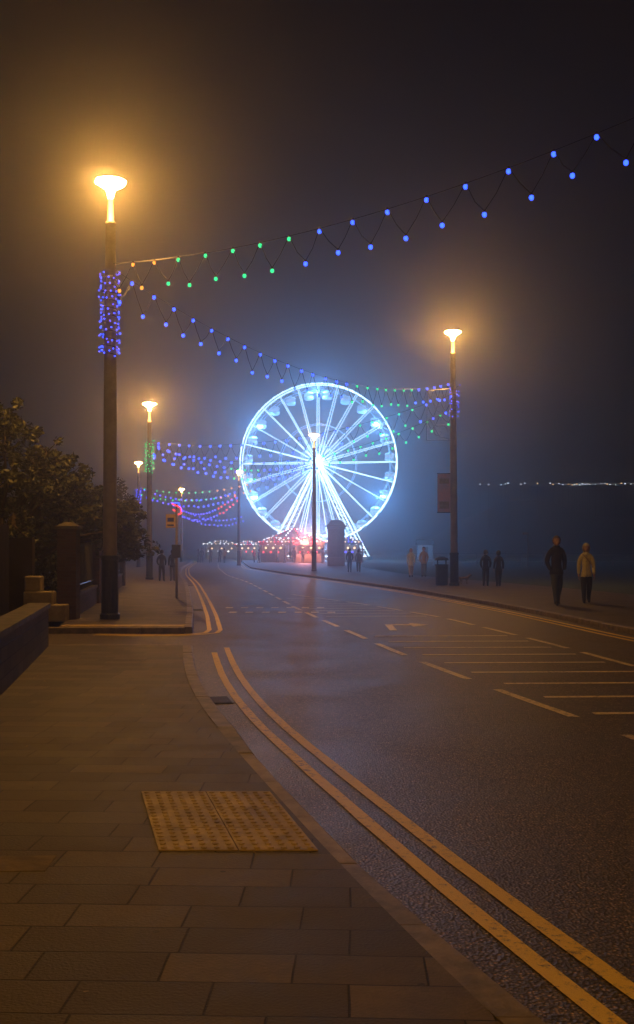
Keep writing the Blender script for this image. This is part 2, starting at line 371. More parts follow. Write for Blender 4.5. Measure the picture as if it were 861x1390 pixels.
mb = MB()
tx0, ty0 = -.79, 5.13
def sk(x, y): return tx0+x-.24*y, ty0+y
for i in range(2):
    for j in range(3):
        a, b = i*.4+.003, j*.415+.003; c, d = a+.394, b+.409; zt = .006+.001*random.random()
        q = [sk(a,b), sk(c,b), sk(c,d), sk(a,d)]
        mb.add([(p[0],p[1],-.01) for p in q]+[(p[0],p[1],zt) for p in q], [(3,2,1,0),(4,5,6,7),(0,1,5,4),(1,2,6,5),(2,3,7,6),(3,0,4,7)])
        for u in range(6):
            for v in range(6):
                X, Y = sk(a+.030+u*.0667, b+.033+v*.0685)
                mb.lathe((X, Y, zt), [(.017, 0), (.0145, .0035), (.008, .005), (.0005, .0055)], 8, 0)
mb.obj('tactile_paving', [M_tact])
M_sl1 = mat('slab_buff', (0.21, 0.155, 0.08), (0.10, 0.075, 0.045), .75, 6, .4)
mb = MB(); mb.box((-1.58, 4.92, .0), (.62, .245, .006), R(2)); mb.obj('replacement_slab', [M_sl1], bevel=.002)
mb = MB(); mb.lathe((-1.9, 30.5, ROADZ+.006), [(.32, -.004), (.32, .0), (.27, .001), (.001, .001)], 24, 0); mb.obj('manhole_cover', [M_dark])
mb = MB()
for i in range(90):
    y = random.uniform(3.2, 15); x = random.uniform(Wk(y)+.1, Lk(y)-.2); a = random.uniform(0, 6.28); s = random.uniform(.006, .018)
    if random.random() < .5: x = Wk(y)+abs(random.gauss(0, .25))+.05
    c, d = math.cos(a)*s, math.sin(a)*s
    mb.add([(x-c, y-d, .008), (x+d*.5, y-c*.5, .012), (x+c, y+d, .016), (x-d*.5, y+c*.5, .01)], [(0,1,2,3)], 0)
mb.obj('fallen_leaves', [mat('dry_leaf', (.35, .26, .12), (.2, .13, .06), .7, 30)])

# ------------------------------------------------------------------ walls, fences, piers
def wallseg(mb, f, a, b, z0, z1, t, mi, st=1.0, off=0):
    for y0, y1 in zip(yrange(a, b, st), yrange(a, b, st)[1:]):
        x0, x1 = f(y0)+off, f(y1)+off
        vs = [(x0,y0,z0),(x1,y1,z0),(x1-t,y1,z0),(x0-t,y0,z0),(x0,y0,z1),(x1,y1,z1),(x1-t,y1,z1),(x0-t,y0,z1)]
        mb.add(vs, [(0,1,2,3),(7,6,5,4),(1,0,4,5),(2,1,5,6),(3,2,6,7),(0,3,7,4)], mi)
e = empty('low_stone_wall')
mb = MB(); wallseg(mb, Wk, -14, 16.0, -.02, .60, .28, 0); mb.obj('wall', [M_stone], parent=e)
mb = MB(); wallseg(mb, Wk, -14, 16.05, .60, .67, .34, 0, 1.0, .03); mb.obj('coping', [M_cap], parent=e)
e = empty('timber_fence')
mb = MB(); y = -10
while y < 15.9:
    x = Wk(y)-.62; mb.box((x, y, .95+random.uniform(-.01, .01)), (.022, .138, 1.86), 0, 0); y += .145
y = -10
while y < 16.1: mb.box((Wk(y)-.69, y, .98), (.1, .1, 1.96)); y += 1.8
for zz in (.4, 1.5): wallseg(mb, Wk, -10, 15.9, zz, zz+.08, .04, 0, 1.0, -.635)
mb.obj('boards', [M_wood], parent=e)
e = empty('brick_garden_wall')
mb = MB(); piers = [22.3, 29, 36, 43]
wallseg(mb, Wk, 22.5, 43, -.02, .45, .24, 0, 1.0, -.03)
mb.obj('dwarf_wall', [M_brick], parent=e)
mb = MB(); wallseg(mb, Wk, 22.5, 43, .45, .52, .3, 0, 1.0, 0.0); mb.obj('coping', [M_cap], parent=e)
mb = MB(); cp = MB()
for y in piers:
    x = Wk(y)-.13; mb.box((x, y, .96), (.40, .40, 1.96)); cp.box((x, y, 1.975), (.5, .5, .07)); cp.box((x, y, 2.05), (.44, .44, .09), 0, 0, .35)
mb.obj('piers', [M_brick], parent=e); cp.obj('pier_caps', [M_cap], parent=e, bevel=.01)
e = empty('iron_railings')
mb = MB(); y = 22.6
while y < 43:
    if min(abs(y-p) for p in piers) > .24: mb.cyl((Wk(y)-.15, y, .5), (Wk(y)-.15, y, 1.85), .018, .018, 6); mb.cyl((Wk(y)-.15, y, 1.85), (Wk(y)-.15, y, 2.0), .026, .001, 6)
    y += .14
for zz in (.65, 1.72): mb.path([(Wk(q)-.15, q, zz) for q in yrange(22.5, 43, 1)], .024, 6)
mb.obj('bars_and_rails', [M_rail], parent=e)
mb = MB()
mb.box((-5.75, 21.9, .16), (.9, .4, .36)); mb.box((-5.88, 21.9, .48), (.62, .36, .28)); mb.box((-6.0, 21.9, .78), (.34, .32, .32))
mb.obj('stepped_stone_wall_end', [M_pale], bevel=.03)
mb = MB(); wallseg(mb, lambda y: -6.1-(y-22)*.0, 22.1, 22.3, -.02, 1.75, 8, 0); mb.obj('boundary_wall', [M_wood])

# ------------------------------------------------------------------ vegetation
def leafquad(lf, p, s, mi, k=.25):
    u = Vector((random.gauss(0,1), random.gauss(0,1), random.gauss(0,.6))).normalized()
    w = u.cross(Vector((random.gauss(0,1), random.gauss(0,1), random.gauss(0,1)))).normalized()
    lf.add([p-u*s*.5, p-w*s*k, p+u*s*.6, p+w*s*k], [(0,1,2,3)], mi)
def tree(name, base, H, clumps, nleaf, ls=.09, trunk_r=.12):
    e = empty(name, base); mb = MB()
    top = Vector((0, 0, H*.45)); pts = [Vector((0,0,-.05)), Vector((.05,.02,H*.2)), top]
    mb.cyl(pts[0], pts[1], trunk_r, trunk_r*.8, 10); mb.cyl(pts[1], pts[2], trunk_r*.8, trunk_r*.6, 10)
    for c, r in clumps:
        c = Vector(c); mid = (top+c)/2+Vector((random.uniform(-.15,.15), random.uniform(-.15,.15), -.1))
        mb.cyl(top if random.random() < .6 else pts[1], mid, trunk_r*.45, trunk_r*.28, 7); mb.cyl(mid, c, trunk_r*.28, trunk_r*.1, 6)
        for k in range(4):
            d = Vector((random.gauss(0,1), random.gauss(0,1), random.gauss(0,1))).normalized()*r*.9
            mb.cyl(c, c+d, .018, .005, 4)
    mb.obj('trunk_and_limbs', [M_bark], True, e)
    lf = MB(); tot = sum(r**2 for c, r in clumps)
    for c, r in clumps:
        n = int(nleaf*r*r/tot); sub = []
        for k in range(max(6, int(r*16))):
            d = Vector((random.gauss(0,1), random.gauss(0,1), random.gauss(0,.85))).normalized()
            sub.append((Vector(c)+d*r*random.uniform(.35, 1.0), r*random.uniform(.16, .36), random.random()))
        for k in range(n):
            sp, sr, sv = random.choice(sub)
            d = Vector((random.gauss(0,1), random.gauss(0,1), random.gauss(0,1))).normalized()*sr*random.random()**.4
            leafquad(lf, sp+d, ls*random.uniform(.6, 1.3), 0 if random.random() < .2+.4*sv else 1)
    lf.obj('foliage', [M_leaf1, M_leaf2], False, e)
    return e
cl = []
for k in range(64):
    x = random.uniform(-3.6, 3.1); y = random.uniform(-1.3, 1.3); zmax = 4.9 if x < 0.2 else 4.9-(x-.2)*.85
    cl.append(((x, y, random.uniform(1.8, zmax-.3)), random.uniform(.5, .8)))
for x in (-2.4, -1.7, -1.0, -.4, .3, .9, 1.5): cl.append(((x, random.uniform(-.6,.6), 4.15-max(0,x-.2)*.8+random.uniform(-.15,.2)), .6))
tree('garden_tree', (-7.5, 24.3, 0), 3.6, cl, 50000, .13, .16)
cl = [((random.uniform(-1.6, 1.6), random.uniform(-.9, .9), random.uniform(1.2, 3.2)), random.uniform(.45, .75)) for k in range(18)]
tree('garden_tree', (-6.9, 27.8, 0), 2.6, cl, 14000, .12, .1)
for (x, y, h) in ((-8.4, 36, 3.7), (-9.2, 42, 3.6), (-12.5, 54, 4.5), (-16, 66, 4.6), (-21, 85, 6)):
    cl = [((random.uniform(-1.3, 1.3)*h/3.4, random.uniform(-1.2, 1.2), random.uniform(h*.4, h)), random.uniform(.5, .9)) for k in range(12)]
    tree('garden_tree', (x, y, 0), h, cl, 6000, .15, .12)
hd = MB()
for k in range(12000):
    y = random.uniform(8, 16.2); zz = random.uniform(.7, 2.05+.35*math.sin(y*2.1)*math.sin(y*.9)); x = Wk(y)-.85-abs(random.gauss(0, .25))-(.3*random.random())
    leafquad(hd, Vector((x, y, zz)), random.uniform(.05, .1), 0 if random.random() < .2 else 1)
hd.obj('hedge', [M_leaf1, M_leaf2])
hd = MB()
for k in range(12000):
    y = random.uniform(22.8, 46); zz = random.uniform(.3, 2.0+.3*math.sin(y*1.7)); x = Wk(y)-.95-abs(random.gauss(0, .35))
    leafquad(hd, Vector((x, y, zz)), random.uniform(.08, .15), 0 if random.random() < .2 else 1)
hd.obj('hedge', [M_leaf1, M_leaf2])

# ------------------------------------------------------------------ street lamps
def street_lamp(x, y, H, r=.13, lean=0.0, m=M_lamp):
    e = empty('street_lamp', (x, y, 0)); e.rotation_euler = (0, lean, 0)
    mb = MB(); mb.lathe((0,0,0), [(r*1.05,1.3),(r,1.5),(r*.92,H*.55),(r*.72,H-.95),(r*.78,H-.93),(r*.78,H-.88),(r*.5,H-.86),(r*.32,H-.40),(r*.3,H-.3)], 20); mb.obj('post', [M_post], True, e)
    mb = MB(); mb.lathe((0,0,0), [(r*1.45,-.03),(r*1.45,.10),(r*1.22,.14),(r*1.2,1.26),(r*1.28,1.28),(r*1.28,1.36),(r*1.0,1.38)], 20)
    mb.box((0, -r*1.2, .65), (.12, .03, .5)); mb.obj('base_sleeve', [M_black], False, e)
    mb = MB(); mb.lathe((0,0,H), [(.04,-.40),(.10,-.17),(.33,-.03),(.34,0.01),(.02,.08)], 8); mb.obj('lit_bowl', [m], True, e)
    mb = MB(); mb.lathe((0,0,H), [(.09,.075),(.06,.11),(.005,.14)], 10); mb.obj('finial', [M_dark], True, e)
    return e
LP = {'L1': (-4.48, 22.3, 9.45), 'R1': (5.71, 42.9, 10.55), 'L2': (-8.45, 52, 8.85), 'R2': (-.2, 72, 9.5), 'L3': (-15.4, 89, 9.0), 'R3': (-7.5, 99, 9.0), 'L4': (-16.8, 128, 9.0), 'R0': (7.45, 11.8, 10.4), 'L0': (-1.5, -7, 9.5)}
street_lamp(*LP['L1'], .15, .002, M_lamp); street_lamp(*LP['R1'], .15, -.006, M_lamp); street_lamp(*LP['L2'], .14)
for k in ('R2', 'L3', 'R3', 'L4'): street_lamp(*LP[k], .14, 0, M_lampfar)
street_lamp(*LP['R0'], .14, 0, M_lampdim); street_lamp(*LP['L0'], .14, 0, M_lampnear)

# ------------------------------------------------------------------ festoon strings
BM = [M_blue, M_green, M_orng, M_purp, M_cable, M_red]
def festoon(p0, p1, sag, n, drop, colf, br=.045):
    mb = MB(); p0 = Vector(p0); p1 = Vector(p1)
    def P(t): q = p0.lerp(p1, t); q.z -= 4*sag*t*(1-t); return q
    wire = [P(i/(2*n)) for i in range(2*n+1)]; mb.path(wire, .006, 4, 4)
    prev = None
    for i in range(2*n+1):
        t = (i+random.uniform(-.13,.13)*(0 < i < 2*n))/(2*n); p = P(t)
        if i % 2: p = p-Vector((random.uniform(-.03,.03), 0, drop*random.uniform(.86, 1.12)))
        if prev is not None:
            mid = (prev+p)/2-Vector((0, 0, random.uniform(.02,.07))); mb.path([prev, mid, p], .008, 4, 4)
        if 0 < i < 2*n:
            mb.cyl(p+Vector((0,0,.02)), p-Vector((0,0,.03)), .02, .02, 6, 4)
            mb.sph(p-Vector((0,0,.055)), br, 8, 6, colf(t), (1,1,1.1))
        prev = p
    return mb.obj('festoon_lights', BM)
A = lambda k, z: (LP[k][0], LP[k][1], z)
def c1(t): return 2 if t < .10 else (1 if t < .34 else 0)
festoon(A('L1', 7.68), A('R0', 8.24), .73, 21, .50, c1, .037)
festoon(A('L1', 7.62), A('R1', 8.49), 1.2, 28, .52, lambda t: 0 if t < .55 or t > .93 else (1 if t < .8 else 0), .04)
festoon(A('R1', 8.0), A('L2', 6.95), .9, 26, .6, lambda t: (1 if .1 < t < .3 else 0), .048)
festoon(A('L2', 6.95), A('R2', 7.9), 1.1, 24, .6, lambda t: 0 if t < .4 else (1 if t < .6 else 0), .06)
festoon(A('L2', 6.8), A('R1', 7.4), 1.5, 26, .5, lambda t: 0 if t < .6 else 1, .048)
festoon(A('R2', 7.8), A('L3', 6.9), 1.2, 24, .6, lambda t: 0 if t < .3 else (2 if t < .5 else 1), .065)
festoon(A('L3', 6.9), A('R3', 7.2), 1.0, 20, .6, lambda t: 3 if t < .5 else 0, .075)
festoon(A('R3', 7.0), A('L4', 6.5), 1.2, 20, .7, lambda t: 5 if t < .3 else 3, .09)
festoon(A('L4', 6.5), (-10.5, 150, 6.5), 1.0, 16, .7, lambda t: 3, .10)
def wrap(k, z0, z1, r, n, turns, mi, br, mi2=None):
    mb = MB(); x, y, _ = LP[k]; pts = []
    for i in range(n*3):
        t = i/(n*3-1); a = t*turns*2*math.pi; pts.append((x+(r+.02)*math.cos(a), y+(r+.02)*math.sin(a), z1+(z0-z1)*t))
    mb.path(pts, .008, 4, 4)
    for i in range(n):
        p = pts[i*3]; a = i*3/(n*3-1)*turns*2*math.pi; q = Vector((math.cos(a), math.sin(a), 0))*(br+.01)*random.uniform(.8, 2.5)
        mb.sph(Vector(p)+q+Vector((0,0,random.uniform(-.07,.07))), br, 6, 5, mi if (mi2 is None or random.random() < .7) else mi2)
    return mb.obj('wrapped_string_lights', BM)
wrap('L1', 5.68, 7.5, .15, 130, 11, 0, .016, 3); wrap('L2', 5.4, 6.95, .14, 70, 9, 1, .028)
wrap('R1', 7.0, 8.3, .14, 30, 6, 0, .02, 3); wrap('L3', 5.4, 6.8, .13, 30, 7, 3, .045)

bx, by = LP['R1'][0], LP['R1'][1]
e = empty('lamp_post_banner', (bx, by, 0))
mb = MB(); mb.cyl((-.05,0,4.66), (-.72,0,4.66), .02, .02, 8); mb.cyl((-.05,0,3.05), (-.72,0,3.05), .02, .02, 8); mb.obj('arms', [M_dark], parent=e)
mb = MB(); mb.box((-.42, 0, 3.855), (.56, .02, 1.56)); mb.obj('banner', [mat('banner_cloth', (.6, .34, .28), (.35, .34, .4), .7, 2.0)], parent=e)
mb = MB(); mb.box((-.42, -.013, 4.35), (.40, .006, .22)); mb.box((-.42, -.013, 3.35), (.40, .006, .3)); mb.obj('print', [M_pale], parent=e)
e = empty('decorative_light_motif', (bx, by, 0))
mb = MB()
mb.path([(-.12,0,8.2),(-1.1,0,8.1),(-1.15,0,6.05),(-.12,0,6.05)], .022, 5)
for cz, sgn in ((7.6, 1), (6.9, -1), (6.4, 1)):
    pts = [(-.62+(.36-.045*a)*math.cos(a*sgn), 0, cz+(.36-.045*a)*math.sin(a*sgn)) for a in [k*.35 for k in range(21)]]; mb.path(pts, .018, 5)
mb.path([(-.15,0,8.0),(-.5,0,7.2),(-1.0,0,6.9),(-.6,0,6.2),(-.2,0,6.1)], .018, 5); mb.path([(-1.05,0,8.0),(-.75,0,7.3),(-.2,0,7.0)], .018, 5)
mb.obj('tube_frame', [mat('motif_tube', (.6, .62, .7), (.5, .52, .6), .4)], parent=e)
e = empty('litter_bin', (5.25, 43.4, 0))
mb = MB(); mb.lathe((0,0,0), [(.24,0),(.26,.05),(.27,.8),(.29,.82),(.29,.88)], 16); mb.lathe((0,0,0), [(.3,1.05),(.27,1.14),(.12,1.2),(.005,1.21)], 16)
for a in range(4): mb.cyl((.25*math.cos(a*1.57+.7),.25*math.sin(a*1.57+.7),.86), (.25*math.cos(a*1.57+.7),.25*math.sin(a*1.57+.7),1.07), .025, .025, 6)
mb.obj('drum', [M_black], parent=e)
e = empty('bus_stop_sign', (-4.33, 31.8, 0))
mb = MB(); mb.cyl((0,0,-.02), (0,0,2.75), .04, .04, 10); mb.obj('pole', [M_post], True, e)
mb = MB(); mb.box((-.18, 0, 2.38), (.30, .03, .42)); mb.obj('flag', [mat('sign_yellow', (.75,.5,.1), (.6,.4,.08), .4)], parent=e, bevel=.01)
mb = MB(); mb.box((-.18, -.018, 2.42), (.2, .006, .12)); mb.box((-.18, -.018, 2.25), (.2, .006, .05)); mb.obj('lettering', [M_black], parent=e)
mb = MB(); mb.box((0, -.06, 1.45), (.28, .03, .4)); mb.obj('timetable_case', [M_dark], parent=e, bevel=.01)
e = empty('neon_motif_sign', (-7.35, 54, 0))
mb = MB(); mb.cyl((0,0,-.02),(0,0,3.9),.04,.04,8); mb.obj('pole', [M_dark], parent=e)
mb = MB(); mb.path([(-.25,0,3.9),(.2,0,3.7),(.25,0,3.4),(-.05,0,3.3)], .045, 6); mb.path([(-.2,0,3.6),(.05,0,3.45)], .045, 6); mb.obj('tube', [M_red], parent=e)
mb = MB(); mb.path([(-.3,0,3.95),(.1,0,3.95),(.3,0,3.5)], .03, 6); mb.obj('tube_blue', [M_blue], parent=e)

# ------------------------------------------------------------------ ferris wheel
WX, WY, HZ, WR = .16, 150, 14.1, 11.45
e = empty('ferris_wheel', (WX, WY, 0), R(-9))
mb = MB(); NG = 24
for yy in (-.75, .75):
    mb.torus((0, yy, HZ), WR, .075, 96, 0); mb.torus((0, yy, HZ), WR-.95, .035, 96, 1); mb.torus((0, yy, HZ), 5.6, .035, 64, 1); mb.torus((0, yy, HZ), 2.6, .04, 48, 1)
for i in range(NG):
    a = 2*math.pi*i/NG; c, s = math.cos(a), math.sin(a)
    for yy in (-.75, .75):
        mb.cyl((.7*c, yy*1.6, HZ+.7*s), ((WR)*c, yy, HZ+(WR)*s), .045, .032, 5, 0, False)
        a2 = a+math.pi/NG; mb.cyl(((WR-.95)*c, yy, HZ+(WR-.95)*s), (WR*math.cos(a2), yy, HZ+WR*math.sin(a2)), .02, .02, 4, 1, False)
        a3 = a+2*math.pi/NG; mb.cyl(((WR-.95)*math.cos(a3), yy, HZ+(WR-.95)*math.sin(a3)), (WR*math.cos(a2), yy, HZ+WR*math.sin(a2)), .02, .02, 4, 1, False)
    mb.cyl((WR*c, -.75, HZ+WR*s), (WR*c, .75, HZ+WR*s), .04, .04, 5, 1)
    mb.cyl((5.6*c, -.75, HZ+5.6*s), (5.6*c, .75, HZ+5.6*s), .03, .03, 5, 1)
mb.obj('rims_and_spokes', [M_led, M_led2], parent=e)
mb = MB()
for i in range(48):
    a = 2*math.pi*(i+.5)/48; mb.sph((WR*math.cos(a), -.88, HZ+WR*math.sin(a)), .10, 6, 4, 0)
for i in range(12):
    a = 2*math.pi*i/12; mb.cyl((0,-1.35,HZ), (2.5*math.cos(a), -1.0, HZ+2.5*math.sin(a)), .05, .02, 4)
mb.cyl((0,-1.5,HZ), (0,1.5,HZ), .5, .5, 16)
mb.obj('hub_and_bulbs', [M_ledhot], parent=e)
mb = MB()
for sx in (-1, 1):
    for yy in (-1.7, 1.7):
        a = Vector((0, yy*.9, HZ)); b = Vector((sx*6.6, yy*1.5, .3))
        dx = Vector((.34, 0, .12)); F = 1 if yy < 0 else .7
        mb.cyl(a-dx*.6, b-dx*1.7, .09*F, .09*F, 5); mb.cyl(a+dx*.6, b+dx*1.7, .09*F, .09*F, 5)
        for k in range(1, 15):
            t = k/15; p = a.lerp(b, t); w = .6+1.1*t; q = a.lerp(b, t+.05)
            mb.cyl(p-dx*w, p+dx*w, .035*F, .035*F, 4); mb.cyl(p-dx*w, q+dx*w, .025*F, .025*F, 4)
    b2 = Vector((sx*2.2, -2.4, .3)); mb.cyl(Vector((0,-1.6,HZ)), b2, .05, .05, 5)
mb.obj('support_legs', [M_ledleg], parent=e)
gm = mat('gondola_shell', (.7, .75, .8), (.6, .65, .7), .3)
mb = MB()
for i in range(NG):
    a = 2*math.pi*(i+.5)/NG; rr = WR-.95; x, z = rr*math.cos(a), HZ+rr*math.sin(a)
    mb.cyl((x,-.75,z), (x,.75,z), .06, .06, 6, 0)
    mb.lathe((x, 0, z-.35), [(.02,.38),(.5,.28),(.72,.08),(.75,.03)], 12, 0)
    mb.lathe((x, 0, z-.35), [(.72,-.45),(.68,-.75),(.45,-.92),(.02,-.95)], 12, 0)
    mb.lathe((x, 0, z-.35), [(.68,.03),(.68,-.45)], 12, 1)
mb.obj('gondolas', [gm, emis('gondola_window', (.4, .65, 1.0), .8)], True, parent=e)
mb = MB(); mb.box((0,0,.25), (15, 6, .5), 0, 0); mb.box((0,-3.4,.15), (6, 1.2, .3)); mb.box((0,0,1.6), (2.2, 2.4, 2.2))
for sx in range(-7, 8): mb.cyl((sx,-2.9,.5),(sx,-2.9,1.5),.03,.03,5)
mb.path([(-7,-2.9,1.5),(7,-2.9,1.5)], .03, 5); mb.obj('platform', [mat('aluminium', (.5,.5,.52), (.4,.4,.42), .4, 5, 0, None, .5)], parent=e)
mb = MB(); mb.path([(-7.4,-3.0,.55),(7.4,-3.0,.55)], .06, 5)
for sx in range(-7, 8): mb.sph((sx, -3.02, 1.8), .13, 6, 4)
mb.obj('platform_lights', [M_white], parent=e)
def plight(name, loc, P, col, r=.25, parent=None):
    l = bpy.data.lights.new(name, 'POINT'); l.energy = P; l.color = col; l.shadow_soft_size = r
    o = bpy.data.objects.new(name, l); sc.collection.objects.link(o); o.location = loc
    if parent: o.parent = parent
    return o
WB = (.10, .38, 1.0)
for i in range(6):
    a = 2*math.pi*(i+.5)/6; plight('rim_lamp', (10.3*math.cos(a), -1.3, HZ+10.3*math.sin(a)), 3400, WB, .15, e)
plight('hub_lamp', (0, -2.2, HZ), 6500, WB, .3, e); plight('foot_lamp', (0, -4.2, 3.2), 2200, (.6,.78,1), .2, e)

# ------------------------------------------------------------------ fairground stalls
def stall(x, y, w, d, h, mc, bulb, rz=0):
    e = empty('fairground_stall', (x, y, 0), rz); mb = MB()
    mb.box((0, -d/2+.15, .5), (w-.2, .3, 1.0)); mb.box((0, d/2-.05, h/2), (w, .1, h))
    for sx in (-1, 1):
        for sy in (-1, 1): mb.cyl((sx*(w/2-.08), sy*(d/2-.08), 0), (sx*(w/2-.08), sy*(d/2-.08), h), .05, .05, 8)
    mb.box((0, 0, .05), (w, d, .1)); mb.obj('counter_and_frame', [M_pale], parent=e)
    mb = MB(); n = 16; top = (0, 0, h+.7); ring = []
    for i in range(n):
        k = i/4; sd = int(k); f = k-sd
        cs = [(-1,-1),(1,-1),(1,1),(-1,1)]; a, b = cs[sd], cs[(sd+1) % 4]
        ring.append(((a[0]+(b[0]-a[0])*f)*(w/2+.25), (a[1]+(b[1]-a[1])*f)*(d/2+.25), h))
    for i in range(n):
        a, b = ring[i], ring[(i+1) % n]; mb.add([a, b, top], [(0,1,2)], i % 2)
        m_ = ((a[0]+b[0])/2, (a[1]+b[1])/2, h-.42); mb.add([a, b, (b[0],b[1],h-.25), m_, (a[0],a[1],h-.25)], [(4,3,2,1,0)], i % 2)
    mb.obj('striped_canopy', [mc, M_pale], parent=e)
    mb = MB()
    for i in range(n):
        a, b = Vector(ring[i]), Vector(ring[(i+1) % n])
        for q in (0, .5): mb.sph(a.lerp(b, q)+Vector((0,0,.04)), .08, 6, 4, (0,0,1,2)[(i*2+int(q*2)) % 4])
        for q in (.33, .66): mb.sph(a.lerp(Vector(top), q)+Vector((0,0,.06)), .06, 6, 4, (i+1) % 3)
    mb.path([(-w/2+.2,-d/2+.2,h-.15),(w/2-.2,-d/2+.2,h-.15)], .06, 5, 1)
    for q in range(9): mb.sph((-w/2+.3+(w-.6)*q/8, d/2-.2, 1.2+.5*(q % 3)), .13, 6, 4, (q*2) % 3)
    mb.obj('bulbs', [bulb, M_white, M_warm], parent=e)
    return e
mred = mat('canopy_red', (.4,.03,.03), (.3,.02,.02), .6)
stall(-5.2, 124, 3.0, 2.5, 2.4, mred, M_red, .1); stall(-.8, 120, 3.2, 2.4, 2.4, mred, M_red, -.1); stall(3.8, 126, 2.8, 2.5, 2.4, mat('canopy_blue', (.03,.06,.4), None, .6), M_purp)
stall(-16.0, 172, 5, 3, 2.4, mat('canopy_grey', (.4,.4,.42), None, .6), M_white); stall(-10.2, 152, 3, 2.4, 2.2, mred, M_red)
e = empty('carousel', (-3.0, 130, 0)); mb = MB()
mb.lathe((0,0,0), [(3,0),(3,.35),(.01,.36)], 20); mb.cyl((0,0,.3),(0,0,3.2),.5,.5,12)
for i in range(10):
    a = i*math.pi/5; mb.cyl((2.5*math.cos(a),2.5*math.sin(a),.3),(2.5*math.cos(a),2.5*math.sin(a),2.9),.05,.05,6)
    hx, hy = 2.5*math.cos(a), 2.5*math.sin(a); mb.sph((hx,hy,1.2), .3, 8, 6, 0, (.55,1.2,.6)); mb.cyl((hx,hy-.25,1.3),(hx,hy-.5,1.75),.1,.08,6); mb.sph((hx,hy-.6,1.78), .13, 6, 5, 0, (.7,1.5,.8))
mb.obj('deck_and_horses', [M_pale], parent=e)
mb = MB(); n = 20
for i in range(n):
    a, b = 2*math.pi*i/n, 2*math.pi*(i+1)/n
    mb.add([(3.2*math.cos(a),3.2*math.sin(a),2.9),(3.2*math.cos(b),3.2*math.sin(b),2.9),(0,0,4.3)], [(0,1,2)], i % 2)
    mb.add([(3.2*math.cos(a),3.2*math.sin(a),2.9),(3.2*math.cos(b),3.2*math.sin(b),2.9),(3.2*math.cos(b),3.2*math.sin(b),2.55),(3.2*math.cos(a),3.2*math.sin(a),2.55)], [(3,2,1,0)], (i+1) % 2)
mb.obj('canopy', [mred, M_pale], parent=e)
mb = MB()
for i in range(40):
    a = 2*math.pi*i/40; mb.sph((3.28*math.cos(a),3.28*math.sin(a),2.9), .09, 6, 4, i % 2); mb.sph((3.28*math.cos(a),3.28*math.sin(a),2.5), .08, 6, 4, 1-i % 2)
    if i % 4 == 0:
        for q in (.2,.4,.6,.8): mb.sph((3.2*(1-q)*math.cos(a),3.2*(1-q)*math.sin(a),2.98+1.4*q), .08, 6, 4, (i//4) % 2)
mb.obj('bulbs', [M_red, M_white], parent=e); plight('carousel_lamp', (1.6,-12.5,2.9), 1900, (1,.30,.26), .08, e)
e = empty('promenade_kiosk', (1.75, 95, 0)); mb = MB()
mb.box((0,0,.4), (1.6,1.6,.8))
for sx in (-1,1):
    for sy in (-1,1): mb.box((sx*.72, sy*.72, 2.1), (.12,.12,2.6))
mb.box((0,0,3.5), (1.7,1.7,.2)); mb.box((0,0,3.66), (1.95,1.95,.1)); mb.box((0,0,3.96), (1.7,1.7,.5), 0, 0, .55)
mb.box((0,-.70,2.0),(1.3,.04,.05)); mb.box((0,-.70,2.0),(.05,.045,2.5))
mb.obj('frame_and_roof', [mat('kiosk_paint', (.16,.17,.20), (.12,.13,.15), .5)], parent=e)
mb = MB(); mb.box((0,0,2.1), (1.3,1.3,2.58)); mb.obj('glazing', [mat('dim_glass', (.14,.18,.24), (.1,.12,.16), .15)], parent=e)
e = empty('white_hut', (16.5, 158, 0)); mb = MB(); mb.box((0,0,1.1),(2.2,2.2,2.2)); mb.obj('walls',[mat('white_boards',(.4,.42,.45),(.3,.32,.35),.6)],parent=e)
mb = MB(); mb.add([(-1.3,-1.3,2.2),(1.3,-1.3,2.2),(1.3,1.3,2.2),(-1.3,1.3,2.2),(-1.3,0,3.0),(1.3,0,3.0)],[(0,1,5,4),(2,3,4,5),(1,2,5),(3,0,4),(3,2,1,0)]); mb.obj('roof',[M_dark],parent=e)
mb = MB(); mb.box((0,-1.12,.95),(.8,.04,1.9)); mb.obj('door',[M_wood],parent=e)

mb = MB(); pts = [(9+k*2.0, 98+math.sin(k*.2)*.6-k*.5, 0) for k in range(40)]
for p in pts: mb.cyl((p[0],p[1],-.02),(p[0],p[1],1.15),.045,.04,6)
for zz in (.4,.75,1.12): mb.path([(p[0],p[1],zz) for p in pts], .025, 5)
mb.obj('promenade_railings', [mat('rail_paint',(.45,.48,.5),(.35,.37,.4),.5)])
mb = MB(); mb.cyl((18.6,91,-.02),(18.6,91,3.0),.05,.04,8); mb.box((18.4,91,2.9),(.5,.05,.25)); mb.obj('notice_post', [M_post])
mb = MB(); vs=[]; n=40
for i in range(n+1):
    x = 30+i*6; h = 17+3*math.sin(i*.35)+1.5*math.sin(i*.9); h *= min(1, i/6)
    vs += [(x, 300, -.2), (x, 330, h*.7), (x, 370, h)]
mb.add(vs, [(3*i+k, 3*i+3+k, 3*i+4+k, 3*i+1+k) for i in range(n) for k in (0,1)]); mb.obj('headland_hill', [M_ground], True)
mb = MB(); x = 49.0
while x < 106:
    x += random.choice((.9, 1.3, 1.9, 2.6, 4.0) if x < 76 else (.7, .9, 1.2, 1.8)); zz = 22.2+random.uniform(-.3,.3); mb.sph((x, 326, zz), random.uniform(.12,.19), 6, 4, random.choice((0,0,1)))
    mb.cyl((x,326,8),(x,326,zz),.05,.05,4,2)
mb.obj('distant_town_lights', [emis('town_white', (.6,.75,1), 9), emis('town_amber', (1,.6,.3), 8), M_dark])

